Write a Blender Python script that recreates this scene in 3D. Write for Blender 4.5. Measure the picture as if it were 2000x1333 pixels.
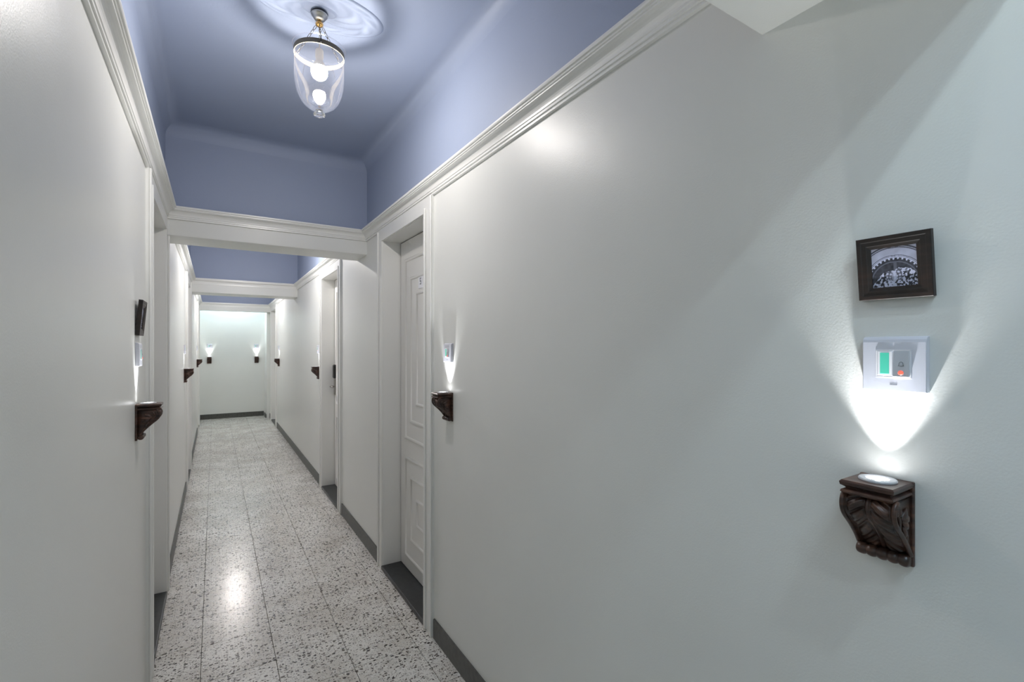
import bpy, math, random
from math import sin, cos, pi, sqrt, atan2
from mathutils import Vector, Matrix, noise
random.seed(7)
sc = bpy.context.scene
COL = sc.collection
for o in list(bpy.data.objects): bpy.data.objects.remove(o)

# ------------------------------------------------------------------ camera
TH = .5602; H = 1.48
cd = bpy.data.cameras.new('camera'); cam = bpy.data.objects.new('camera', cd); COL.objects.link(cam)
cd.sensor_width = 36; cd.lens = 928.87*36/2000; cd.shift_y = 10.33/2000; cd.clip_start = .02
cam.location = (0, 0, H); cam.rotation_euler = (pi/2, 0, -TH)
sc.camera = cam
# ------------------------------------------------------------------ world, exposure, lamps outside the view
w = bpy.data.worlds.new('world'); sc.world = w; w.use_nodes = True
w.node_tree.nodes['Background'].inputs[0].default_value = (.6, .65, .7, 1)
w.node_tree.nodes['Background'].inputs[1].default_value = .3
sc.view_settings.view_transform = 'Standard'; sc.view_settings.look = 'None'
sc.view_settings.exposure = 1.0; sc.view_settings.gamma = 1; sc.view_settings.use_curve_mapping = False
sc.cycles.use_denoising = True
sc.cycles.max_bounces = 14; sc.cycles.diffuse_bounces = 8; sc.cycles.glossy_bounces = 6
sc.cycles.transparent_max_bounces = 16; sc.cycles.transmission_bounces = 10
sc.cycles.sample_clamp_indirect = 4; sc.cycles.caustics_reflective = False; sc.cycles.caustics_refractive = False

BULB = 330.0        # emission of the lantern bulbs
FILL_W = 4.2  # added fill light behind the camera
SPOT_W = .78       # corbel up-light, narrow beam
SPILL_W = .008      # corbel up-light, spill
LOBBY_W = 9.2      # the two ceiling lamps behind the camera
TUBE = 115.0
def point(name, loc, watt, col, r=.03, parent=None):
    l = bpy.data.lights.new(name, 'POINT'); l.energy = watt; l.color = col; l.shadow_soft_size = r
    o = bpy.data.objects.new(name, l); COL.objects.link(o); o.location = loc; o.parent = parent
    return o
point('lobby_lamp', (.48, -.33, 2.70), LOBBY_W, (.74, .93, 1.0), .02)
point('lobby_lamp', (.10, -.66, 2.77), LOBBY_W*.8, (.74, .93, 1.0), .02)

l = bpy.data.lights.new('lobby_window', 'AREA'); l.shape = 'RECTANGLE'; l.size = .9; l.size_y = .9; l.energy = FILL_W; l.color = (1, .985, .95)  # added unseen fill light, brightens the near left wall
o = bpy.data.objects.new('lobby_window', l); COL.objects.link(o); o.location = (1.55, -1.9, 1.40)
o.rotation_euler = (pi/2, 0, math.radians(32))
# ------------------------------------------------------------------ materials
def new_mat(name):
    m = bpy.data.materials.new(name); m.use_nodes = True
    return m, m.node_tree.nodes, m.node_tree.links, m.node_tree.nodes['Principled BSDF']
def rgb(*c): return (c[0], c[1], c[2], 1)
def simple(name, col, rough=.5, metal=0, spec=.5, emit=None, es=0):
    m, n, l, b = new_mat(name)
    b.inputs['Base Color'].default_value = rgb(*col); b.inputs['Roughness'].default_value = rough
    b.inputs['Metallic'].default_value = metal; b.inputs['Specular IOR Level'].default_value = spec
    if emit: b.inputs['Emission Color'].default_value = rgb(*emit); b.inputs['Emission Strength'].default_value = es
    return m
def paint(name, col, rough, bump, bscale, spec=.5, mottle=.04, rvar=.06):
    m, n, l, b = new_mat(name)
    b.inputs['Specular IOR Level'].default_value = spec
    geo = n.new('ShaderNodeNewGeometry')
    n1 = n.new('ShaderNodeTexNoise'); n1.inputs['Scale'].default_value = 2.2; n1.inputs['Detail'].default_value = 3
    l.new(geo.outputs['Position'], n1.inputs['Vector'])
    mx = n.new('ShaderNodeMix'); mx.data_type = 'RGBA'
    mx.inputs['A'].default_value = rgb(*[c*(1-mottle) for c in col]); mx.inputs['B'].default_value = rgb(*[min(1, c*(1+mottle)) for c in col])
    l.new(n1.outputs['Fac'], mx.inputs['Factor']); l.new(mx.outputs['Result'], b.inputs['Base Color'])
    mr = n.new('ShaderNodeMapRange'); mr.inputs['To Min'].default_value = rough-rvar; mr.inputs['To Max'].default_value = rough+rvar
    l.new(n1.outputs['Fac'], mr.inputs['Value']); l.new(mr.outputs['Result'], b.inputs['Roughness'])
    n2 = n.new('ShaderNodeTexNoise'); n2.inputs['Scale'].default_value = bscale; n2.inputs['Detail'].default_value = 3
    n3 = n.new('ShaderNodeTexNoise'); n3.inputs['Scale'].default_value = 9; n3.inputs['Detail'].default_value = 2
    l.new(geo.outputs['Position'], n2.inputs['Vector']); l.new(geo.outputs['Position'], n3.inputs['Vector'])
    ad = n.new('ShaderNodeMath'); ad.operation = 'MULTIPLY_ADD'; ad.inputs[1].default_value = 3.0
    l.new(n3.outputs['Fac'], ad.inputs[0]); l.new(n2.outputs['Fac'], ad.inputs[2])
    bp = n.new('ShaderNodeBump'); bp.inputs['Strength'].default_value = bump; bp.inputs['Distance'].default_value = .0012
    l.new(ad.outputs[0], bp.inputs['Height']); l.new(bp.outputs['Normal'], b.inputs['Normal'])
    return m
M_WALL = paint('white_satin_paint', (.715, .72, .692), .34, .22, 260, .26)
M_BLUE = paint('grey_blue_paint', (.305, .354, .468), .55, .3, 120, .4)
M_TRIM = paint('white_trim_gloss', (.76, .76, .735), .30, .10, 60, .5, .02)
M_DOOR = paint('white_door_paint', (.74, .73, .70), .32, .06, 60, .5, .02)
def stone(name, c1, c2, rough, sc_=40):
    m, n, l, b = new_mat(name); b.inputs['Roughness'].default_value = rough
    geo = n.new('ShaderNodeNewGeometry'); t = n.new('ShaderNodeTexNoise'); t.inputs['Scale'].default_value = sc_; t.inputs['Detail'].default_value = 6
    l.new(geo.outputs['Position'], t.inputs['Vector'])
    r = n.new('ShaderNodeValToRGB'); r.color_ramp.elements[0].position = .3; r.color_ramp.elements[0].color = rgb(*c1)
    r.color_ramp.elements[1].position = .7; r.color_ramp.elements[1].color = rgb(*c2)
    l.new(t.outputs['Fac'], r.inputs['Fac']); l.new(r.outputs['Color'], b.inputs['Base Color'])
    return m
M_BASE = stone('dark_skirting_stone', (.045, .047, .042), (.085, .085, .078), .42)
M_SILL = stone('black_threshold_stone', (.018, .02, .021), (.035, .038, .04), .35)
M_GROUT = simple('grout', (.12, .11, .10), .8)

def terrazzo():
    m, n, l, b = new_mat('terrazzo')
    geo = n.new('ShaderNodeNewGeometry')
    nz = n.new('ShaderNodeTexNoise'); nz.inputs['Scale'].default_value = 3.5; nz.inputs['Detail'].default_value = 4
    l.new(geo.outputs['Position'], nz.inputs['Vector'])
    base = n.new('ShaderNodeValToRGB')
    e = base.color_ramp.elements; e[0].position = .3; e[0].color = rgb(.57, .53, .475); e[1].position = .62; e[1].color = rgb(.76, .74, .70)
    l.new(nz.outputs['Fac'], base.inputs['Fac'])
    # warp for irregular chips
    wn = n.new('ShaderNodeTexNoise'); wn.inputs['Scale'].default_value = 70; wn.inputs['Detail'].default_value = 2
    l.new(geo.outputs['Position'], wn.inputs['Vector'])
    vm = n.new('ShaderNodeVectorMath'); vm.operation = 'MULTIPLY_ADD'
    vm.inputs[1].default_value = (.016, .016, .016)
    l.new(wn.outputs['Color'], vm.inputs[0]); l.new(geo.outputs['Position'], vm.inputs[2])
    cur = base.outputs['Color']
    def layer(scale, thr, size, dark, light, cur, off):
        mp = n.new('ShaderNodeMapping'); mp.inputs['Location'].default_value = (off, off*.7, 0)
        mp.inputs['Scale'].default_value = (1, 1.25, 0)
        l.new(vm.outputs[0], mp.inputs['Vector'])
        v = n.new('ShaderNodeTexVoronoi'); v.voronoi_dimensions = '2D'; v.inputs['Scale'].default_value = scale; v.inputs['Randomness'].default_value = 1
        l.new(mp.outputs[0], v.inputs['Vector'])
        sp = n.new('ShaderNodeSeparateColor'); l.new(v.outputs['Color'], sp.inputs[0])
        # size per chip: distance < size * random
        sz = n.new('ShaderNodeMath'); sz.operation = 'MULTIPLY'; sz.inputs[1].default_value = size; l.new(sp.outputs['Green'], sz.inputs[0])
        lt = n.new('ShaderNodeMath'); lt.operation = 'LESS_THAN'; l.new(v.outputs['Distance'], lt.inputs[0]); l.new(sz.outputs[0], lt.inputs[1])
        on = n.new('ShaderNodeMath'); on.operation = 'GREATER_THAN'; on.inputs[1].default_value = thr; l.new(sp.outputs['Red'], on.inputs[0])
        mk = n.new('ShaderNodeMath'); mk.operation = 'MULTIPLY'; l.new(lt.outputs[0], mk.inputs[0]); l.new(on.outputs[0], mk.inputs[1])
        cc = n.new('ShaderNodeMix'); cc.data_type = 'RGBA'; cc.inputs['A'].default_value = rgb(*dark); cc.inputs['B'].default_value = rgb(*light)
        l.new(sp.outputs['Blue'], cc.inputs['Factor'])
        mx = n.new('ShaderNodeMix'); mx.data_type = 'RGBA'
        l.new(mk.outputs[0], mx.inputs['Factor']); l.new(cur, mx.inputs['A']); l.new(cc.outputs['Result'], mx.inputs['B'])
        return mx.outputs['Result']
    cur = layer(60, .30, .60, (.50, .48, .45), (.80, .78, .74), cur, .3)
    cur = layer(190, .72, .60, (.12, .10, .09), (.34, .31, .28), cur, 1.7)
    cur = layer(88, .60, .46, (.03, .026, .023), (.16, .13, .11), cur, 2.9)
    cur = layer(48, .62, .40, (.02, .018, .016), (.10, .08, .07), cur, 4.1)
    l.new(cur, b.inputs['Base Color'])
    mr = n.new('ShaderNodeMapRange'); mr.inputs['To Min'].default_value = .17; mr.inputs['To Max'].default_value = .30
    l.new(nz.outputs['Fac'], mr.inputs['Value']); l.new(mr.outputs['Result'], b.inputs['Roughness'])
    b.inputs['Specular IOR Level'].default_value = .5
    n4 = n.new('ShaderNodeTexNoise'); n4.inputs['Scale'].default_value = 7; l.new(geo.outputs['Position'], n4.inputs['Vector'])
    bp = n.new('ShaderNodeBump'); bp.inputs['Strength'].default_value = .08; bp.inputs['Distance'].default_value = .004
    l.new(n4.outputs['Fac'], bp.inputs['Height']); l.new(bp.outputs['Normal'], b.inputs['Normal'])
    return m
M_TERR = terrazzo()

def wood(name, c1, c2, c3, rough=.31):
    m, n, l, b = new_mat(name); b.inputs['Roughness'].default_value = rough
    tc = n.new('ShaderNodeTexCoord')
    mp = n.new('ShaderNodeMapping'); mp.inputs['Scale'].default_value = (18, 18, 120); l.new(tc.outputs['Object'], mp.inputs[0])
    t = n.new('ShaderNodeTexNoise'); t.inputs['Scale'].default_value = 1; t.inputs['Detail'].default_value = 5; l.new(mp.outputs[0], t.inputs['Vector'])
    t2 = n.new('ShaderNodeTexNoise'); t2.inputs['Scale'].default_value = 28; t2.inputs['Detail'].default_value = 2; l.new(tc.outputs['Object'], t2.inputs['Vector'])
    ad = n.new('ShaderNodeMath'); ad.operation = 'MULTIPLY_ADD'; ad.inputs[1].default_value = .5
    l.new(t.outputs['Fac'], ad.inputs[0]); 
    hm = n.new('ShaderNodeMath'); hm.operation = 'MULTIPLY'; hm.inputs[1].default_value = .5; l.new(t2.outputs['Fac'], hm.inputs[0]); l.new(hm.outputs[0], ad.inputs[2])
    r = n.new('ShaderNodeValToRGB'); e = r.color_ramp.elements
    e[0].position = .38; e[0].color = rgb(*c1); e[1].position = .66; e[1].color = rgb(*c3)
    x = e.new(.52); x.color = rgb(*c2)
    l.new(ad.outputs[0], r.inputs['Fac']); l.new(r.outputs['Color'], b.inputs['Base Color'])
    bp = n.new('ShaderNodeBump'); bp.inputs['Strength'].default_value = .25; bp.inputs['Distance'].default_value = .0006
    l.new(t.outputs['Fac'], bp.inputs['Height']); l.new(bp.outputs['Normal'], b.inputs['Normal'])
    return m
M_WOOD = wood('carved_dark_wood', (.018, .010, .008), (.058, .029, .021), (.15, .072, .046))
M_FRAME = wood('frame_dark_wood', (.006, .004, .003), (.012, .007, .005), (.028, .013, .009), .5)
M_RIM = simple('white_lamp_rim', (.5, .5, .52), .35)
M_LED = simple('led_lens', (.9, .9, .9), .3, emit=(1, 1, 1), es=9)
M_STEEL = simple('brushed_nickel', (.50, .49, .45), .28, 1)
M_STEEL2 = simple('satin_steel', (.42, .40, .38), .35, 1)
M_DKMET = simple('dark_iron', (.05, .05, .05), .4, .8)
M_CHAIN = simple('antique_chain', (.12, .11, .09), .35, 1)
M_BRASS = simple('polished_brass', (.95, .55, .18), .15, 1)
M_BAND = simple('aged_brass_band', (.20, .175, .13), .5, .3)
M_BULB = simple('lit_bulb', (1, 1, 1), .3, emit=(1.0, .945, .89), es=BULB)
M_BULB2 = simple('lit_bulb_bright', (1, 1, 1), .3, emit=(1.0, .945, .89), es=BULB*2.1)
M_SOCK = simple('cream_socket', (.75, .70, .62), .4)
M_BLACK = simple('black_plastic', (.012, .012, .013), .3)
M_PLATE = simple('white_switch_plastic', (.60, .61, .68), .28)
M_ROCK = simple('grey_rocker', (.50, .52, .56), .4)
M_ICON = simple('grey_icon', (.18, .19, .21), .5)
M_RED = simple('red_indicator', (.75, .12, .08), .3, emit=(1, .15, .1), es=.35)
M_GREEN = simple('green_neon', (.08, .46, .34), .3, emit=(.05, .6, .40), es=.15)
M_SIGN = simple('white_sign', (.8, .8, .84), .3)
M_TUBE = simple('fluorescent_tube', (1, 1, 1), .3, emit=(.86, 1, .95), es=TUBE)
def thin_glass(name, tint=(1, 1, 1), rough=.0, edge=1.0):
    m = bpy.data.materials.new(name); m.use_nodes = True; n = m.node_tree.nodes; l = m.node_tree.links
    n.remove(n['Principled BSDF'])
    tr = n.new('ShaderNodeBsdfTransparent'); tr.inputs[0].default_value = rgb(*tint)
    gl = n.new('ShaderNodeBsdfGlossy'); gl.inputs['Roughness'].default_value = rough; gl.inputs[0].default_value = (1, 1, 1, 1)
    df = n.new('ShaderNodeBsdfTranslucent'); df.inputs[0].default_value = (.85, .88, 1, 1)
    lw = n.new('ShaderNodeLayerWeight'); lw.inputs['Blend'].default_value = .35
    mf = n.new('ShaderNodeMath'); mf.operation = 'MULTIPLY_ADD'; mf.inputs[1].default_value = .55*edge; mf.inputs[2].default_value = .03
    l.new(lw.outputs['Fresnel'], mf.inputs[0])
    mx = n.new('ShaderNodeMixShader'); l.new(mf.outputs[0], mx.inputs[0]); l.new(tr.outputs[0], mx.inputs[1]); l.new(gl.outputs[0], mx.inputs[2])
    m2 = n.new('ShaderNodeMixShader'); m2.inputs[0].default_value = .0035
    l.new(mx.outputs[0], m2.inputs[1]); l.new(df.outputs[0], m2.inputs[2])
    l.new(m2.outputs[0], n['Material Output'].inputs[0])
    return m
M_GLASS = thin_glass('clear_blown_glass', (.985, .985, 1), .03, .9)
m, n, l, b = new_mat('solid_glass'); b.inputs['Transmission Weight'].default_value = 1; b.inputs['Roughness'].default_value = .05; b.inputs['IOR'].default_value = 1.45
M_GLASS2 = m

# ------------------------------------------------------------------ mesh helpers
def KX(x, y):            # the corridor drifts very slightly to the right with distance
    return x + (.004*y if x > .5 else (.001*y if x < 0.1 else .0025*y))
class MB:
    def __init__(s): s.v = []; s.f = []; s.mi = []
    def quad(s, pts, mi=0):
        i = len(s.v); s.v += [tuple(p) for p in pts]; s.f.append(tuple(range(i, i+len(pts)))); s.mi.append(mi)
    def box(s, x0, x1, y0, y1, z0, z1, mi=0):
        i = len(s.v)
        s.v += [(x, y, z) for z in (z0, z1) for y in (y0, y1) for x in (x0, x1)]
        for f in ((0, 2, 3, 1), (4, 5, 7, 6), (0, 1, 5, 4), (2, 6, 7, 3), (0, 4, 6, 2), (1, 3, 7, 5)):
            s.f.append(tuple(i+k for k in f)); s.mi.append(mi)
    def rings(s, rings, closed_ring=True, closed_path=False, caps=False, mi=0):
        i = len(s.v); n = len(rings[0]); k = len(rings)
        for r in rings: s.v += [tuple(p) for p in r]
        for a in range(k if closed_path else k-1):
            b = (a+1) % k
            for j in range(n if closed_ring else n-1):
                j2 = (j+1) % n
                s.f.append((i+a*n+j, i+a*n+j2, i+b*n+j2, i+b*n+j)); s.mi.append(mi)
        if caps:
            s.f.append(tuple(i+j for j in range(n))[::-1]); s.mi.append(mi)
            s.f.append(tuple(i+(k-1)*n+j for j in range(n))); s.mi.append(mi)
    def lathe(s, prof, n=24, c=(0, 0, 0), mi=0, axis='z'):
        R = []
        for r, z in prof:
            ring = []
            for j in range(n):
                a = 2*pi*j/n; p = (r*cos(a), r*sin(a), z)
                if axis == 'x': p = (z, r*cos(a), r*sin(a))
                if axis == 'y': p = (r*sin(a), z, r*cos(a))
                ring.append((c[0]+p[0], c[1]+p[1], c[2]+p[2]))
            R.append(ring)
        s.rings(R, mi=mi)
    def tube(s, path, r, n=8, closed=False, mi=0):
        R = []; P = [Vector(p) for p in path]; k = len(P)
        up = None
        for a in range(k):
            d = (P[(a+1) % k]-P[a-1]) if closed else (P[min(a+1, k-1)]-P[max(a-1, 0)])
            d.normalize()
            if up is None: up = Vector((0, 0, 1)) if abs(d.z) < .9 else Vector((1, 0, 0))
            u = d.cross(up); 
            if u.length < 1e-5: u = d.cross(Vector((0, 1, 0)))
            u.normalize(); v = u.cross(d); up = v.copy() if not closed else up
            R.append([P[a]+u*r*cos(2*pi*j/n)+v*r*sin(2*pi*j/n) for j in range(n)])
        s.rings(R, closed_path=closed, caps=not closed, mi=mi)
    def build(s, name, mats, parent=None, smooth=False, warp=False, bevel=0, seg=2, loc=None):
        if not isinstance(mats, (list, tuple)): mats = [mats]
        v = [(KX(p[0], p[1]), p[1], p[2]) for p in s.v] if warp else s.v
        me = bpy.data.meshes.new(name); me.from_pydata(v, [], s.f); me.update()
        for m in mats: me.materials.append(m)
        me.polygons.foreach_set('material_index', s.mi)
        if smooth: me.polygons.foreach_set('use_smooth', [True]*len(me.polygons))
        import bmesh
        bm = bmesh.new(); bm.from_mesh(me); bmesh.ops.remove_doubles(bm, verts=bm.verts, dist=1e-6)
        bmesh.ops.recalc_face_normals(bm, faces=bm.faces); bm.to_mesh(me); bm.free()
        o = bpy.data.objects.new(name, me); COL.objects.link(o); o.parent = parent
        if loc: o.location = loc
        if bevel:
            bv = o.modifiers.new('bevel', 'BEVEL'); bv.width = bevel; bv.segments = seg; bv.limit_method = 'ANGLE'; bv.angle_limit = .6
        if smooth == 'auto':
            me.polygons.foreach_set('use_smooth', [True]*len(me.polygons))
            try: me.set_sharp_from_angle(angle=.7)
            except Exception: pass
        return o
def tag(o, label=None, cat=None, group=None, kind=None):
    if label: o['label'] = label
    if cat: o['category'] = cat
    if group: o['group'] = group
    if kind: o['kind'] = kind
    return o
def empty(name, loc=(0, 0, 0), rz=0):
    o = bpy.data.objects.new(name, None); COL.objects.link(o); o.location = loc; o.rotation_euler = (0, 0, rz); o.empty_display_size = .05
    return o
def copy_tree(o, parent=None):
    c = o.copy(); COL.objects.link(c); c.parent = parent
    for ch in list(o.children): copy_tree(ch, c)
    return c

# ------------------------------------------------------------------ layout
XR, XL = .941, -.250
ZH = 2.18            # door head
ZC0, ZC1 = 2.25, 2.322   # cornice
ZCEIL = 2.83; COVE = .08
YE = 11.43           # end wall
YB = -2.6            # wall behind the camera
BEAMS = [(.09, .55, 2.112), (3.53, 3.82, 2.152), (7.05, 7.42, 2.150), (10.80, 10.97, 2.170)]
BAYS = [(YB, .09), (.55, 3.53), (3.82, 7.05), (7.42, 10.80), (10.97, YE)]
D_R = [(2.364, 3.135), (4.45, 5.253), (9.73, 10.59)]
D_L = [(2.665, 3.486), (5.98, 6.80), (9.80, 10.52)]
REV = .12
WT = .26; XLOB = 2.5
def wall_side(name, side, doors):
    m = MB(); X = XR if side > 0 else XL
    x0, x1 = (X, X+WT) if side > 0 else (X-WT, X)
    ys = [YB-.1] if side < 0 else [-.22]
    for a, b in doors: ys += [a, b]
    ys.append(YE+.1)
    for i in range(0, len(ys), 2): m.box(x0, x1, ys[i], ys[i+1], -.03, ZH)
    for a, b in doors:   # behind each leaf
        xb = (X+REV+.045, X+WT) if side > 0 else (X-WT, X-REV-.045)
        m.box(xb[0], xb[1], a, b, -.03, ZH)
    m.box(x0, x1, ys[0], YE+.1, ZH, ZC1-.02, 0)
    m.box(x0, x1, ys[0], YE+.1, ZC1-.02, ZCEIL+.05, 1)
    o = m.build(name, [M_WALL, M_BLUE], warp=True)
    return tag(o, kind='structure', label='long white satin painted corridor wall on the %s with grey blue band above the cornice' % ('right' if side > 0 else 'left'))
wall_side('wall_right', 1, D_R); wall_side('wall_left', -1, D_L)
m = MB(); m.box(XL-WT, XR+WT, YE, YE+.15, -.03, ZCEIL+.05)
tag(m.build('wall_end', [M_WALL], warp=True), kind='structure', label='short white wall closing the far end of the corridor')
m = MB(); m.box(XL-WT, XLOB+.1, YB-.15, YB, -.03, ZCEIL+.05)
tag(m.build('wall_back', [M_WALL], warp=True), kind='structure')
m = MB(); m.box(XLOB, XLOB+.12, YB-.1, -.1, -.03, ZCEIL+.05); m.box(XR+WT-.02, XLOB+.1, -.22, -.1, -.03, ZCEIL+.05)
tag(m.build('wall_lobby', [M_WALL], warp=False), kind='structure', label='lobby wall behind the camera')
# wall thickening on the right after the last beam
m = MB(); m.box(.881, XR+.02, 10.97, YE, 0, ZCEIL)
tag(m.build('wall_pier', M_WALL, warp=True), kind='structure', label='shallow white pier at the far right end')
m = MB(); m.box(.862, .880, 11.02, 11.36, 0, .075)
tag(m.build('trim_6', M_BASE, warp=True), kind='structure')

# beams with upper blue wall
for i, (a, b, z) in enumerate(BEAMS):
    m = MB(); m.box(XL-.02, XR+.02, a, b, z, ZC1-.02, 0); m.box(XL-.02, XR+.02, a, b, ZC1-.02, ZCEIL+.04, 1)
    o = m.build('ceiling_beam', [M_WALL, M_BLUE], warp=True, bevel=.004)
    tag(o, kind='structure', label=['wide white beam soffit crossing overhead just in front of the camera',
        'nearest white cross beam below a blue panel, beyond the glass lantern', 'second white cross beam down the corridor',
        'farthest cross beam just before the end wall'][i])
# ceiling with coves
m = MB()
for a, b in BAYS[1:]:
    prof = [(0, ZCEIL-COVE)]+[(COVE*(1-cos(t)), ZCEIL-COVE+COVE*sin(t)) for t in [pi/2*k/6 for k in range(1, 7)]]
    R = []
    for o_, z in prof: R.append([(XL+o_, a+o_, z), (XR-o_, a+o_, z), (XR-o_, b-o_, z), (XL+o_, b-o_, z)])
    m.rings(R)
    m.quad(R[-1])
m.box(XL-WT, XR+WT, .1, YE+.1, ZCEIL+.03, ZCEIL+.1); m.box(XL-WT, XLOB+.1, YB-.1, .2, ZCEIL+.001, ZCEIL+.1)
ceil_o = m.build('ceiling', M_BLUE, warp=True, smooth='auto'); tag(ceil_o, kind='structure', label='grey blue painted corridor ceiling with coved edges')
# cornices
CP = [(0, ZC0), (.011, ZC0), (.011, ZC0+.009), (.016, ZC0+.010), (.016, ZC0+.018)]
for k in range(0, 8):
    t = pi/2*k/7; CP.append((.019+.026*(1-cos(t)), ZC0+.020+.028*sin(t)))
CP += [(.046, ZC0+.052), (.050, ZC0+.053), (.050, ZC0+.059), (.0555, ZC0+.060), (.0575, ZC0+.064), (.0575, ZC0+.070), (.055, ZC0+.072), (0, ZC0+.072)]
for i, (a, b) in enumerate(BAYS[:4]):
    if i == 0: continue
    m = MB()
    def pt(o_, z, c): return [(XL+o_, a+o_, z), (XR-o_, a+o_, z), (XR-o_, b-o_, z), (XL+o_, b-o_, z)][c]
    m.rings([[pt(o_, z, c) for c in range(4)] for o_, z in CP])
    o = m.build('trim_%d' % (i+1), M_TRIM, warp=True)
    tag(o, kind='structure', label='white moulded plaster cornice ringing ceiling bay, %s' % ['behind the camera', 'nearest bay with the visible glass lantern', 'second bay down the corridor', 'farthest bay'][i])

# floor: slab and individual terrazzo tiles
m = MB(); m.box(XL-WT, XR+WT, -.3, YE+.1, -.06, -.008); m.box(XL-WT, XLOB+.1, YB-.1, -.3, -.06, -.008)
floor = m.build('floor', M_GROUT, warp=True); tag(floor, kind='structure', label='speckled grey terrazzo tile floor')
cols = [(-.262, -.055, .12), (-.055, .245, .09), (.245, .545, .13), (.545, .845, .14), (.845, .996, .13)]
G = .0011
for (x0, x1, off) in cols:
    mt = MB(); dx = (x1-x0)/2-G; dy = .15-G
    mt.rings([[(-dx, -dy, -.02), (dx, -dy, -.02), (dx, dy, -.02), (-dx, dy, -.02)],
              [(-dx, -dy, -.0008), (dx, -dy, -.0008), (dx, dy, -.0008), (-dx, dy, -.0008)],
              [(-dx+.0008, -dy+.0008, 0), (dx-.0008, -dy+.0008, 0), (dx-.0008, dy-.0008, 0), (-dx+.0008, dy-.0008, 0)]], caps=True)
    first = None; k = 2 if off else 2
    y = off+.15
    while y < YE+.1:
        if first is None:
            first = mt.build('floor_tile', M_TERR, floor); o = first
        else:
            o = first.copy(); COL.objects.link(o); o.parent = floor
        o.location = ((x0+x1)/2+.0018*y, y, random.uniform(-.0003, .0002))
        y += .3
# the strip of floor behind the camera
m = MB(); m.box(XL-.01, XLOB, YB, -.22, -.02, 0); m.box(XL-.01, XR+.01, -.22, .12, -.02, 0)
m.build('floor_strip', M_TERR, floor, warp=True)

# skirting
def skirting(name, side, spans):
    m = MB(); X = XR if side > 0 else XL
    for a, b in spans:
        if side > 0: m.box(X-.009, X+.002, a, b, .0005, .099)
        else: m.box(X-.002, X+.009, a, b, .0005, .099)
    return tag(m.build(name, M_BASE, warp=True, bevel=.0015, seg=1), kind='structure', label='dark grey stone skirting along the %s' % name.split('_')[1])
skirting('baseboard_right', 1, [(-.22, 2.252), (3.208, 4.335), (5.325, 9.60), (10.665, 10.97)])
skirting('baseboard_left', -1, [(YB, 2.38), (3.56, 5.87), (6.88, 9.68), (10.60, YE)])
m = MB(); m.box(XL, .862, YE-.010, YE+.002, .0005, .099)
tag(m.build('baseboard_end', M_BASE, warp=True, bevel=.0015, seg=1), kind='structure', label='dark skirting at the foot of the end wall')

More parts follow.
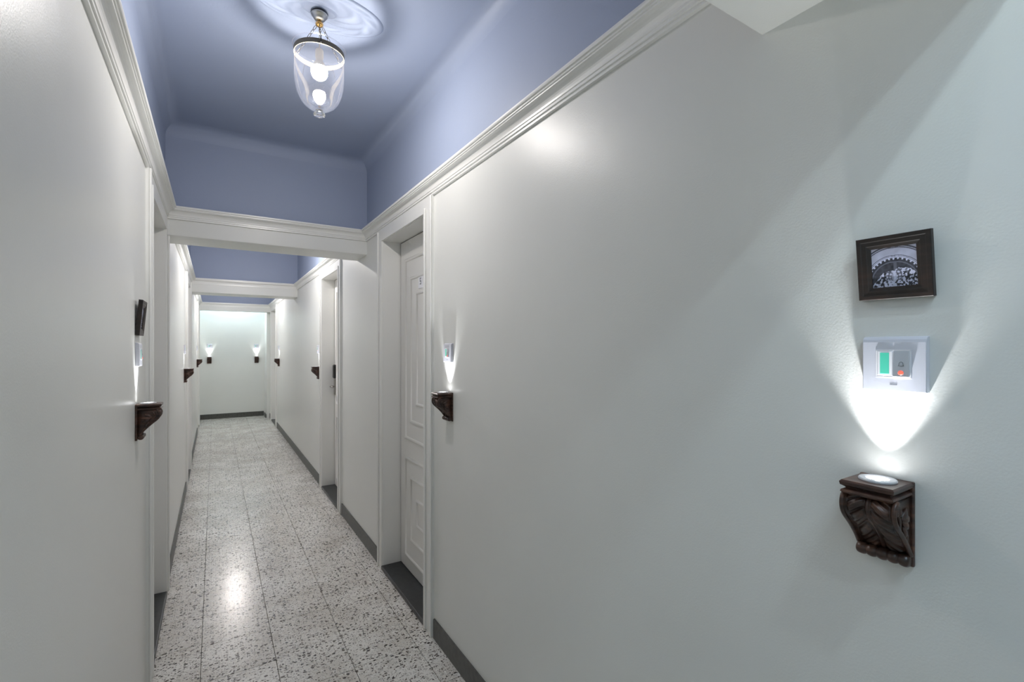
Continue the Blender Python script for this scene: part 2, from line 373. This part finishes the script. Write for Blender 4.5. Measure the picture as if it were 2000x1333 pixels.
# ------------------------------------------------------------------ doors
def bead_rect(m, x, y0, y1, z0, z1, s, wd=.020, h=.010):
    # half round bead around a rectangle lying in the plane x, standing out towards -s
    prof = []
    for k in range(7):
        t = pi*k/6; prof.append((wd/2*(1-cos(t)), h*sin(t)))
    R = []
    for o_, hh in prof:
        xx = x-s*hh
        R.append([(xx, y0+o_, z0+o_), (xx, y1-o_, z0+o_), (xx, y1-o_, z1-o_), (xx, y0+o_, z1-o_)])
    m.rings(R)
def door(n_, side, y0, y1, lock_far, label):
    s = side; X = XR if s > 0 else XL
    def B(m, o0, o1, *a):   # offsets measured INTO the wall from its face
        xa, xb = X+s*o0, X+s*o1
        m.box(min(xa, xb), max(xa, xb), *a)
    root = empty('door_%d' % n_, (0, 0, 0)); tag(root, kind='structure', label=label)
    # casing boards
    m = MB()
    near, far = .104, .072
    B(m, -.011, .001, y0-near, y0, 0, ZC0); B(m, -.011, .001, y1, y1+far, 0, ZC0)
    B(m, -.011, .001, y0, y1, ZH, ZC0)
    m.build('door_casing', M_TRIM, root, warp=True)
    # raised beads: inner round the opening, outer up to the cornice
    m = MB()
    for (ya, yb, zt) in ((y0-.022, y0-.002, ZH+.022), (y0-near, y0-near+.020, ZC0), (y1+far-.016, y1+far, ZC0)):
        B(m, -.021, -.010, ya, yb, 0, zt)
    m.build('casing_bead', M_TRIM, root, warp=True, bevel=.006, seg=3)
    # reveal lining
    m = MB()
    B(m, 0, REV+.03, y1-.003, y1+.004, 0, ZH-.003); B(m, 0, REV+.03, y0-.004, y0+.003, 0, ZH-.003); B(m, 0, REV+.03, y0-.004, y1+.004, ZH-.003, ZH+.002)
    m.build('door_jamb', M_TRIM, root, warp=True)
    # black strip standing in for shade in the gap beside and above the leaf
    m = MB(); B(m, REV+.002, REV+.02, y1-.0112, y1-.0030, .026, ZH-.004); B(m, REV+.002, REV+.02, y0, y1-.003, ZH-.0085, ZH-.0030)
    m.build('door_seal', M_BLACK, root, warp=True)
    # threshold
    m = MB(); B(m, -.014, REV+.02, y0-.001, y1+.001, .0005, .024)
    m.build('threshold', M_SILL, root, warp=True, bevel=.006, seg=3)
    # leaf
    la, lb = y0+.004, y1-.011
    m = MB(); B(m, REV, REV+.04, la, lb, .028, ZH-.008)
    leaf = m.build('door_leaf', M_DOOR, root, warp=True)
    xf = X+s*REV
    W = lb-la
    k = (W-.02)/.75
    m = MB()
    for i, (mg) in enumerate((.092, .193, .300)):
        mg *= k
        bead_rect(m, xf, la+mg, lb-mg, (.872, .989, 1.107)[i], (2.053, 1.925, 1.822)[i], s)
        bead_rect(m, xf, la+mg, lb-mg, (.104, .227, .349)[i], (.762, .647, .528)[i], s)
    m.build('panel_moulding', M_DOOR, leaf, warp=True, smooth=True)
    # number sign
    cy = (la+lb)/2
    m = MB(); B(m, REV-.004, REV, cy-.042, cy+.042, 1.835, 1.915)
    sg = m.build('number_sign', M_SIGN, leaf, warp=True)
    if n_ == 1:
        m = MB()
        # a small dark 5 in segments
        xa = .0052
        def seg(ya, yb, za, zb): B(m, REV-xa, REV-.0038, ya, yb, za, zb)
        yb_, w_ = cy+.016, .020
        seg(yb_-w_, yb_, 1.892, 1.898); seg(yb_-.005, yb_, 1.878, 1.898); seg(yb_-w_, yb_, 1.875, 1.880)
        seg(yb_-w_, yb_-w_+.005, 1.862, 1.880); seg(yb_-w_, yb_, 1.858, 1.864)
        m.build('number', M_ICON, sg, warp=True)
    # lock
    yl = lb-.055 if lock_far else la+.055
    dr = -1 if lock_far else 1
    m = MB(); B(m, REV-.016, REV, yl-.030, yl+.030, .975, 1.145)
    lk = m.build('lock_plate', M_STEEL2, root, warp=True, bevel=.004)
    m = MB(); B(m, REV-.030, REV, yl-.032, yl+.032, 1.146, 1.290)
    m.build('card_reader', M_BLACK, root, warp=True, bevel=.014, seg=4)
    m = MB(); zc = 1.062
    xq = [X+s*(REV-.015), X+s*(REV-.045), X+s*(REV-.058), X+s*(REV-.060), X+s*(REV-.058)]
    path = [(xq[0], yl, zc), (xq[1], yl, zc), (xq[2], yl+dr*.012, zc), (xq[3], yl+dr*.04, zc), (xq[4], yl+dr*.125, zc)]
    m.tube(path, .009, 10)
    m.build('lever_handle', M_STEEL2, lk, warp=True, smooth=True)
    return root
DL = {1: 'nearest door on the right, white panelled leaf with small number sign, before the first cross beam',
      2: 'second door on the right with black card reader and steel lever',
      3: 'third door on the right, a narrow slit just before the end wall',
      4: 'nearest door on the left, recess seen edge-on beside the wall corbel',
      5: 'second door on the left, slit before the second cross beam', 6: 'last door on the left near the end wall'}
door(1, 1, *D_R[0], False, DL[1]); door(2, 1, *D_R[1], True, DL[2]); door(3, 1, *D_R[2], True, DL[3])
door(4, -1, *D_L[0], True, DL[4]); door(5, -1, *D_L[1], True, DL[5]); door(6, -1, *D_L[2], True, DL[6])

# ------------------------------------------------------------------ corbel up-lights
# local frame: +X stands out from the wall (wall plane x=0), Y along the wall, z=0 is the top
def make_corbel():
    root = empty('corbel_light')
    m = MB(); m.box(0, .007, -.0375, .0375, -.134, .0005)
    m.build('back_plate', M_WOOD, root, bevel=.002)
    m = MB()
    w2 = .037
    prof = [(.078, 0), (.0805, -.003), (.0795, -.008), (.074, -.0115), (.0735, -.013), (.0785, -.0155), (.0795, -.0185), (.077, -.0215), (.070, -.0235)]
    R = []
    for o_, z in prof:
        d = .0805-o_
        R.append([(.006, -w2+d, z), (o_, -w2+d, z), (o_, w2-d, z), (.006, w2-d, z)])
    m.rings(R, caps=True); m.build('cap_moulding', M_WOOD, root, smooth=False)
    # carved S-shaped body
    P = [(.066, -.022), (.073, -.026), (.0765, -.033), (.077, -.041), (.074, -.050), (.067, -.059), (.057, -.068), (.046, -.078),
         (.036, -.088), (.027, -.098), (.020, -.107), (.015, -.114)]
    def prof_at(t):
        t *= len(P)-1; i = min(int(t), len(P)-2); f = t-i
        p0, p1, p2, p3 = P[max(i-1, 0)], P[i], P[i+1], P[min(i+2, len(P)-1)]
        r = []
        for c in (0, 1):
            a0, a1, a2, a3 = p0[c], p1[c], p2[c], p3[c]
            r.append(.5*((2*a1)+(-a0+a2)*f+(2*a0-5*a1+4*a2-a3)*f*f+(-a0+3*a1-3*a2+a3)*f**3))
        return r
    def relief(u, v):     # u -1..1 across, v 0..1 down ; metres
        au = abs(u); h = 0
        h += .0026*max(0, 1-abs((au-.93)/.085)**2)            # raised edge band
        h += .0030*max(0, 1-(au/.11)**2)*(1-.3*v)              # midrib
        # curling leaf lobes falling away from the midrib
        ph = v*3.6-au*1.15+.25
        lob = ph-math.floor(ph)
        leafw = 1 if .12 < au < .80 else 0
        prof_l = sin(pi*min(1, lob*1.12))**.7 if lob*1.12 < 1 else 0
        env = sin(pi*min(1, max(0, (au-.10)/.72)))**.5 if leafw else 0
        h += .0048*prof_l*env*(1-.35*v)
        # fine veins
        h += .0007*sin(ph*2*pi*3)*env
        return h
    m = MB(); NU, NV = 56, 84; W2 = .0355
    R = []
    for a in range(NV+1):
        v = a/NV; o_, z = prof_at(v); o2, z2 = prof_at(min(1, v+.01)); o1, z1 = prof_at(max(0, v-.01))
        tx, tz = o2-o1, z2-z1; L = sqrt(tx*tx+tz*tz); nx, nz = -tz/L, tx/L
        row = [(.006, -W2+.002, z)]
        for b_ in range(NU+1):
            u = -1+2*b_/NU; h = 1.55*relief(u, v)-.0045
            row.append((o_+nx*h, u*W2, z+nz*h))
        row.append((.006, W2-.002, z))
        R.append(row)
    m.rings(R, caps=True)
    body = m.build('carved_body', M_WOOD, root, smooth=True)
    # side bands following the profile, with a small volute at the top
    for sg in (-1, 1):
        m = MB(); path = [(prof_at(k/30)[0]-.002, sg*.0352, prof_at(k/30)[1]) for k in range(31)]
        m.tube(path, .0037, 8)
        vol = []
        for k in range(28):
            t = k/27*2.1*2*pi; r = .0085*(1-k/36)
            vol.append((.066-r*cos(t)*.8+.001, sg*.0360, -.034+r*sin(t)))
        m.tube(vol, .0026, 6)
        m.build('edge_scroll', M_WOOD, body, smooth=True)
        # acanthus leaf on the cheek: fanned lobes
        m = MB()
        def lobe(cx, cz, ang, L, wdt, hh):
            R = []
            for a in range(9):
                t = a/8; ww = wdt*sin(pi*min(.999, max(.001, t**.8)))+.0003
                ring = []
                for j in range(10):
                    q = 2*pi*j/10
                    lx = (t-.1)*L; ly = ww*cos(q); hy = .0015+hh*sin(pi*t**.8)*max(0, sin(q))
                    ring.append((cx+lx*cos(ang)-ly*sin(ang), sg*(.0335+hy), cz+lx*sin(ang)+ly*cos(ang)))
                R.append(ring)
            m.rings(R, caps=True)
        for cx, cz, ang, L, wd, hh in ((.050, -.050, 2.6, .030, .0062, .0055), (.048, -.052, 3.15, .034, .0070, .0060), (.044, -.056, 3.7, .030, .0062, .0052),
                                       (.060, -.044, 2.0, .018, .0046, .0045), (.042, -.064, 4.3, .026, .0050, .0045), (.034, -.072, 4.6, .026, .0042, .0040), (.062, -.040, -1.9, .035, .0032, .0035)):
            lobe(cx, cz, ang, L, wd, hh)
        m.build('cheek_leaf', M_WOOD, body, smooth=True)
    # gadrooned roll at the foot
    m = MB(); R = []
    for a in range(61):
        y = -.036+.072*a/60
        r = .0072+.0030*abs(sin(pi*(a/60)*5))**.6
        R.append([(.0165+r*1.05*cos(q), y, -.1225+r*sin(q)) for q in [2*pi*j/14 for j in range(14)]])
    m.rings(R, caps=True); m.build('foot_roll', M_WOOD, root, smooth=True)
    # recessed led lamp
    cx, cy = .0365, 0
    m = MB(); m.lathe([(.0255, 0), (.0258, .002), (.0245, .0038), (.0170, .0042), (.0150, .0030), (.0145, .0008), (.0145, 0)], 40, (cx, cy, 0))
    rim = m.build('lamp_rim', M_RIM, root, smooth='auto')
    m = MB(); m.lathe([(.0147, .0012), (.010, .0022), (.005, .0027), (.0001, .0028)], 28, (cx, cy, 0))
    m.build('lamp_lens', M_LED, root, smooth=True)
    l = bpy.data.lights.new('led_beam', 'SPOT'); l.energy = SPOT_W; l.spot_size = math.radians(70); l.spot_blend = .4; l.shadow_soft_size = .005; l.color = (.97, .985, 1)
    o = bpy.data.objects.new('led_beam', l); COL.objects.link(o); o.parent = root; o.location = (cx-.008, cy, .006); o.rotation_euler = (pi, 0, 0)
    l = bpy.data.lights.new('led_core', 'SPOT'); l.energy = SPOT_W*4.6; l.spot_size = math.radians(66); l.spot_blend = 1; l.shadow_soft_size = .005; l.color = (.97, .985, 1)
    o = bpy.data.objects.new('led_core', l); COL.objects.link(o); o.parent = root; o.location = (cx-.008, cy, .006); o.rotation_euler = (pi, 0, 0)
    l = bpy.data.lights.new('led_spill', 'POINT'); l.energy = SPILL_W; l.shadow_soft_size = .003; l.color = (.96, .975, 1)
    o = bpy.data.objects.new('led_spill', l); COL.objects.link(o); o.parent = root; o.location = (cx, cy, .0050)
    return root
CZ = 1.262
def kR(y): return KX(XR, y)
def kL(y): return KX(XL, y)
spots = [('R', .336), ('R', 2.067), ('R', 5.42), ('R', 9.26), ('L', 2.272), ('L', 5.60), ('L', 9.50), ('E', -.075), ('E', .770)]
CL = ['large carved dark wood corbel light in the right foreground under the bell switch',
      'carved wood corbel light on the right wall beside the nearest door',
      'carved wood corbel light on the right wall beyond the door with the card reader',
      'farthest corbel light on the right wall, tiny, near the end wall',
      'nearest corbel light on the left wall beside the door recess, below a small frame',
      'second corbel light on the left wall, seen side-on against the second beam bay',
      'farthest corbel light on the left wall, just left of the end wall',
      'left one of the two corbel lights on the end wall', 'right one of the two corbel lights on the end wall']
proto = make_corbel()
def place(o, side, y, z, off=0):
    if side == 'R': o.location = (kR(y)-off, y, z); o.rotation_euler = (0, 0, pi)
    elif side == 'L': o.location = (kL(y)+off, y, z); o.rotation_euler = (0, 0, 0)
    else: o.location = (y, YE-off, z); o.rotation_euler = (0, 0, -pi/2)
for i, (sd, y) in enumerate(spots):
    o = proto if i == 0 else copy_tree(proto)
    place(o, sd, y, CZ if i != 0 else 1.264); tag(o, CL[i], 'wall light', 'carved corbel up-lights')

# ------------------------------------------------------------------ bell switches
def make_switch():
    # local: +X out, Y along wall, z=0 bottom.  86 mm square plate with a rolled top
    root = empty('bell_switch')
    m = MB(); hw = .0428; D = .013
    prof = [(0, 0), (D, 0), (D, .0790), (D-.0012, .0835), (D-.004, .0868), (D-.0085, .0885), (0, .0885)]
    R = [[(x, y, z) for x, z in prof] for y in (-hw, hw)]
    m.rings(R, caps=True)
    pl = m.build('cover_plate', M_PLATE, root, bevel=.0012)
    # module bezel (square)
    m = MB(); bw = .0235; z0, z1 = .0215, .0670
    for (ya, yb, za, zb) in ((-bw, bw, z1-.0018, z1), (-bw, bw, z0, z0+.0018), (-bw, -bw+.0018, z0, z1), (bw-.0018, bw, z0, z1)):
        m.box(D-.001, D+.0005, ya, yb, za, zb)
    m.build('module_bezel', M_SIGN, pl)
    # local +Y shows on the LEFT in the photograph for the right wall once rotated (rocker nearer to the camera)
    m = MB(); m.box(D-.001, D+.0012, -.0215, -.0005, z0+.0030, z1-.002)
    mod = m.build('indicator_module', M_SIGN, root, bevel=.0012)
    m = MB(); m.box(D+.0008, D+.0017, -.0175, -.0050, z0+.0062, z1-.0050)
    m.build('green_window', M_GREEN, mod, bevel=.0008)
    m = MB()   # rocker, tilted out at the bottom
    R = [[(D-.001, .0005, z0+.002), (D+.0042, .0005, z0+.002), (D+.0010, .0005, z1-.002), (D-.001, .0005, z1-.002)],
         [(D-.001, .0218, z0+.002), (D+.0042, .0218, z0+.002), (D+.0010, .0218, z1-.002), (D-.001, .0218, z1-.002)]]
    m.rings(R, caps=True); rk = m.build('bell_rocker', M_ROCK, root, bevel=.0008)
    def fx(z): return D+.0042-(z-(z0+.002))/(z1-z0-.004)*.0032+.0002
    m = MB(); cy, cz = .0112, .0440
    path = [(-.0040, -.0030), (-.0028, -.0018), (-.0026, .0010), (-.0016, .0030), (0, .0036), (.0016, .0030), (.0026, .0010), (.0028, -.0018), (.0040, -.0030)]
    m.tube([(fx(cz+b_), cy+a_, cz+b_) for a_, b_ in path]+[(fx(cz-.003), cy-.0040, cz-.0030)], .00032, 6)
    m.build('bell_icon', M_ICON, rk)
    m = MB(); m.lathe([(.0001, .0009), (.0030, .0008), (.0038, 0), (.0038, -.002)], 16, (fx(.0302), cy, .0302), axis='x')
    m.build('red_lamp', M_RED, rk)
    m = MB()
    for k in range(9): m.box(D, D+.0004, -.0045+k*.0011, -.0045+k*.0011+.0007, .0098, .0108+(k % 3)*.0002)
    m.build('maker_mark', M_ICON, pl)
    return root
sw = make_switch()
SL = ['square white bell switch with green window in the right foreground, under the picture frame',
      'white bell switch on the right wall above the corbel beside the nearest door',
      'white bell switch seen edge-on above the corbel beyond the card reader door on the right',
      'tiny bell switch above the farthest corbel on the right wall',
      'white bell switch seen edge-on on the left wall under the small frame',
      'bell switch above the second corbel on the left wall, seen edge-on',
      'tiny bell switch above the farthest corbel on the left wall',
      'bell switch above the left corbel on the end wall', 'bell switch above the right corbel on the end wall']
spw = [('R', .3235), ('R', 2.072), ('R', 5.46), ('R', 9.28), ('L', 2.285), ('L', 5.61), ('L', 9.52), ('E', -.069), ('E', .765)]
for i, (sd, y) in enumerate(spw):
    o = sw if i == 0 else copy_tree(sw)
    place(o, sd, y, 1.4075 if i == 0 else (1.405 if sd != 'E' else 1.44)); tag(o, SL[i], 'switch', 'bell switches above the corbels')

# ------------------------------------------------------------------ picture frames with a printed photograph
def shade(u, v):      # u 0..1 left-right, v 0..1 bottom-top -> grey blue print value
    top = .4; nz = lambda a, b_, s: noise.noise(Vector((a*s, b_*s, 3.3)))
    dx, dy = u-.505, v-.12; r = sqrt(dx*dx+dy*dy)-.012*max(0, 1-abs(dx)/.1)*-1
    prof = [(0, .20), (.08, .34), (.15, .41), (.27, .45), (.40, .47), (.47, .44), (.53, .42), (.60, .41), (.72, .38), (.80, .30), (.88, .20), (1, .07)]
    for (a0, b0), (a1, b1) in zip(prof, prof[1:]):
        if a0 <= u <= a1: top = b0+(b1-b0)*(u-a0)/(a1-a0)
    if r > .92: g = .62+.12*nz(u, v, 6)
    elif r > .885: g = .10
    elif r > .868: g = .62
    elif r > .845: g = .13
    elif r > .670: g = .66+.12*nz(u, v, 8)
    elif r > .655: g = .10
    elif r > .638: g = .80
    elif r > .628: g = .14
    elif r > .603: g = .85
    else:
        th = atan2(dx, dy)
        g = .075+.05*nz(u, v, 14)
        if abs(r-.505) < .014: g = .20
        if abs(u-.475) < .035 and .40 < v < .62: g = .17
        q = (th*6.1+.5) % 1-.5
        if r > .560 and (q/.22)**2+((r-.585)/.024)**2 < 1: g = .88
        edge = top+.035*nz(u, v, 20)
        if v < edge:
            a = nz(u, v, 19)+.55*nz(u+3, v, 40)
            g = .86 if a > .10 else (.50 if a > .0 else (.22 if a > -.08 else .05))
            if abs(u-.505) < .17 and v > .16:      # fanned tail, small scales
                k = sin(60*sqrt((u-.505)**2+(v-.15)**2))*sin(14*atan2(u-.505, v-.10))
                g = .70 if k > .15 else .16
        if ((u-.505-.02*(v-.24))/.058)**2+((v-.25)/.125)**2 < 1: g = .74+.18*nz(u, v, 30) if u < .525 else .45
        if ((u-.478)/.020)**2+((v-.385)/.020)**2 < 1 or (abs(u-.497-.02*sin((v-.3)*30)) < .014 and .33 < v < .395): g = .80
        if abs(u-.50) < .03+.2*(.10-v) and v < .10: g = .72
    return max(.02, min(1, g))
def make_frame(light=False):
    # local: +X out, Y along wall, z=0 bottom. Face in plane x=D ; whole thing is later tilted forward
    root = empty('picture_frame'); W2, Ht, D, RW = .0497, .1025, .011, .0195
    m = MB()
    def ring(o_, x): return [(x, -W2+o_, o_), (x, W2-o_, o_), (x, W2-o_, Ht-o_), (x, -W2+o_, Ht-o_)]
    m.rings([ring(0, 0), ring(0, D-.001), ring(.001, D), ring(.006, D), ring(.0075, D-.0008), ring(.0135, D-.0012), ring(.015, D-.002), ring(RW, D-.0035), ring(RW, .002)])
    fr = m.build('frame_moulding', M_FRAME, root)
    m = MB(); m.box(.0005, .002, -W2+.004, W2-.004, .004, Ht-.004); m.build('backing_board', M_BLACK, root)
    N = 150; a0, a1, b0, b1 = -W2+RW-.001, W2-RW+.001, RW-.001, Ht-RW+.001
    V = []; F = []; C = []
    for j in range(N+1):
        for i in range(N+1):
            u, v = i/N, j/N
            V.append((D-.0055, a0+(a1-a0)*u, b0+(b1-b0)*v))
            g = shade(1-u, v)
            C += [g*.60, g*.62, g*.80, 1]
    for j in range(N):
        for i in range(N):
            q = j*(N+1)+i; F.append((q, q+1, q+N+2, q+N+1))
    me = bpy.data.meshes.new('photo_print'); me.from_pydata(V, [], F); me.update()
    at = me.color_attributes.new('print', 'FLOAT_COLOR', 'POINT'); at.data.foreach_set('color', C)
    mt, n, l, b = new_mat('photo_paper'); va = n.new('ShaderNodeVertexColor'); va.layer_name = 'print'
    l.new(va.outputs['Color'], b.inputs['Base Color']); b.inputs['Roughness'].default_value = .18
    me.materials.append(mt)
    o = bpy.data.objects.new('photo_print', me); COL.objects.link(o); o.parent = root
    return root
f1 = make_frame()
f1.location = (kR(.322), .3225, 1.5585); f1.rotation_euler = (0, math.radians(7.6), pi); f1.rotation_mode = 'XYZ'
tag(f1, 'small dark wood picture frame with black and white arch print on the right wall', 'picture frame', 'small square picture frames')
f2 = copy_tree(f1)
f2.location = (kL(2.29), 2.300, 1.522); f2.rotation_euler = (0, math.radians(5.0), 0); f2.scale = (1.25, 1.3, 1.3)
tag(f2, 'small dark picture frame seen edge-on on the left wall above the bell switch', 'picture frame', 'small square picture frames')

# ------------------------------------------------------------------ lanterns
def chain_links(m, a, b, n_l, r=.0011):
    a, b = Vector(a), Vector(b); d = b-a; L = d.length/n_l; d.normalize()
    u = d.cross(Vector((0, 0, 1))); u = u.normalized() if u.length > .01 else Vector((1, 0, 0)); v = u.cross(d)
    for k in range(n_l):
        c = a+d*L*(k+.5); side = u if k % 2 else v
        pts = []
        for j in range(12):
            t = 2*pi*j/12
            pts.append(c+d*(L*.60*sin(t))+side*(.0046*cos(t)))
        m.tube(pts, r, 6, closed=True)
def make_lantern():
    # local origin at the ceiling, z down negative
    root = empty('glass_lantern')
    # plaster-free metal canopy
    m = MB(); m.lathe([(.0001, 0), (.0265, 0), (.0275, -.006), (.0260, -.0095)], 32)
    m.build('canopy_collar', M_DKMET, root, smooth='auto')
    m = MB(); m.lathe([(.0260, -.0085), (.0305, -.010), (.0320, -.0135), (.0315, -.0165), (.0275, -.019), (.0265, -.022), (.0235, -.0235), (.0220, -.029), (.0170, -.034), (.0090, -.0375), (.0001, -.038)], 32)
    m.build('canopy', M_STEEL, root, smooth=True)
    m = MB(); m.lathe([(.0001, -.034), (.0055, -.035), (.006, -.041), (.010, -.0425), (.0145, -.047), (.0150, -.052), (.0115, -.057), (.005, -.061), (.0001, -.062)], 20)
    m.build('brass_hub', M_BRASS, root, smooth=True)
    ZB = -.171
    for a in [math.radians(q) for q in (-97, 23, 143)]:
        m = MB(); h0 = (.0135*cos(a), .0135*sin(a), -.055); h1 = (.0945*cos(a), .0945*sin(a), ZB+.010)
        chain_links(m, h0, h1, 7); m.build('chain', M_CHAIN, root, smooth=True)
        m = MB()
        pts = [(.0945, ZB+.013), (.1010, ZB+.009), (.1030, ZB), (.1000, ZB-.007), (.0945, ZB-.005)]
        m.tube([(r*cos(a), r*sin(a), z) for r, z in pts], .0021, 8); m.build('hook', M_DKMET, root, smooth=True)
    m = MB(); m.lathe([(.0925, ZB+.0092), (.0945, ZB+.0092), (.0945, ZB-.0092), (.0925, ZB-.0092), (.0925, ZB+.0092)], 64)
    m.build('brass_band', M_BAND, root, smooth='auto')
    out = [(.0985, -.148), (.0960, -.153), (.0930, -.160), (.0915, -.170), (.0915, -.184), (.0925, -.204), (.0935, -.231), (.0932, -.265), (.0905, -.298), (.0840, -.329),
           (.0725, -.355), (.0565, -.3755), (.0370, -.388), (.0180, -.3935), (.0001, -.3945)]
    m = MB(); m.lathe(out, 64); m.build('glass_bell', M_GLASS, root, smooth=True)
    m = MB(); m.tube([(.0987*cos(2*pi*j/48), .0987*sin(2*pi*j/48), -.148) for j in range(48)], .0015, 8, closed=True)
    m.build('glass_lip', M_GLASS, root, smooth=True)
    m = MB(); m.lathe([(.0001, -.3940), (.0140, -.3945), (.0115, -.3995), (.0125, -.4035), (.0205, -.4065), (.0235, -.4115), (.0205, -.4165), (.0110, -.418), (.0065, -.4215), (.0001, -.4225)], 32)
    m.build('glass_knob', M_GLASS2, root, smooth=True)
    m = MB(); m.tube([(0, 0, -.060), (0, 0, -.160)], .0022, 8); m.build('flex', M_SOCK, root, smooth=True)
    m = MB(); m.lathe([(.0001, -.150), (.013, -.151), (.0155, -.156), (.0155, -.184), (.0135, -.190), (.0130, -.196), (.0180, -.204), (.0285, -.224), (.0280, -.226), (.0001, -.226)], 24)
    m.build('lamp_socket', M_SOCK, root, smooth='auto')
    m = MB(); m.lathe([(.0278, -.2245), (.0305, -.231), (.0315, -.240), (.0295, -.252), (.0245, -.262), (.0165, -.2685), (.0080, -.2715), (.0001, -.272)], 32)
    m.build('bulb', M_BULB, root, smooth=True)
    return root
lan = make_lantern()
LP = [(.358, 2.02, 'clear glass bell lantern hanging from the plaster rosette in the nearest bay'),
      (.352, 5.16, 'glass bell lantern mostly hidden above the nearest cross beam, only its tip showing'),
      (.300, 8.95, 'glass bell lantern in the farthest bay, hidden above the second cross beam')]
for i, (x, y, lb) in enumerate(LP):
    o = lan if i == 0 else copy_tree(lan)
    if i:
        for ch in o.children:
            if ch.name.startswith('bulb'): ch.material_slots[0].link = 'OBJECT'; ch.material_slots[0].material = M_BULB2
    o.location = (x, y, ZCEIL-.012); tag(o, lb, 'lantern', 'glass bell lanterns')

# plaster rosette on the ceiling round each lantern
def make_rosette():
    m = MB(); NR, NA = 46, 144; RR = .285; R = []
    for a in range(NR+1):
        r = RR*a/NR; t = a/NR; ring = []
        for j in range(NA):
            q = 2*pi*j/NA
            sw_ = q+2.4*t
            pet = abs(sin(4*sw_))**1.4
            pet2 = abs(cos(6*(q-1.6*t)))**1.8
            h = .0115
            if t < .24: h = .012+.003*sin(pi*t/.24)
            elif t < .28: h = .006
            elif t < .70: h = .006+.0085*pet*sin(pi*(t-.28)/.42)
            elif t < .90: h = .005+.0060*pet2*sin(pi*(t-.70)/.20)
            else: h = .007*sqrt(max(0, 1-((t-.92)/.08)**2)) if t > .92 else .006
            h *= 1 if a < NR else 0
            ring.append((max(r, .001)*cos(q), max(r, .001)*sin(q), -h))
        R.append(ring)
    m.rings(R)
    return m.build('ceiling_rosette', M_BLUE, smooth=True)
ro = make_rosette()
RL = ['round carved plaster rosette on the ceiling above the nearest lantern', 'plaster ceiling rosette of the second bay, hidden above the nearest cross beam',
      'plaster ceiling rosette of the farthest bay, hidden above the second cross beam']
for i, (x, y, lb) in enumerate(LP):
    o = ro if i == 0 else ro.copy()
    if i: COL.objects.link(o)
    o.scale = (.90, .46, 1); o.location = (x, y, ZCEIL+.0005); tag(o, RL[i], 'ceiling rosette', 'plaster ceiling rosettes')

# fluorescent batten on the end wall, hidden above the last beam
root = empty('tube_light', (.33, YE, 2.50)); tag(root, 'fluorescent batten on the end wall, hidden above the last cross beam', 'lamp')
m = MB(); m.box(-.32, .32, -.03, 0, -.02, .02); m.build('batten', M_SIGN, root, bevel=.003)
m = MB(); m.tube([(-.30, -.048, -.012), (.30, -.048, -.012)], .013, 12); m.build('tube', M_TUBE, root, smooth=True)
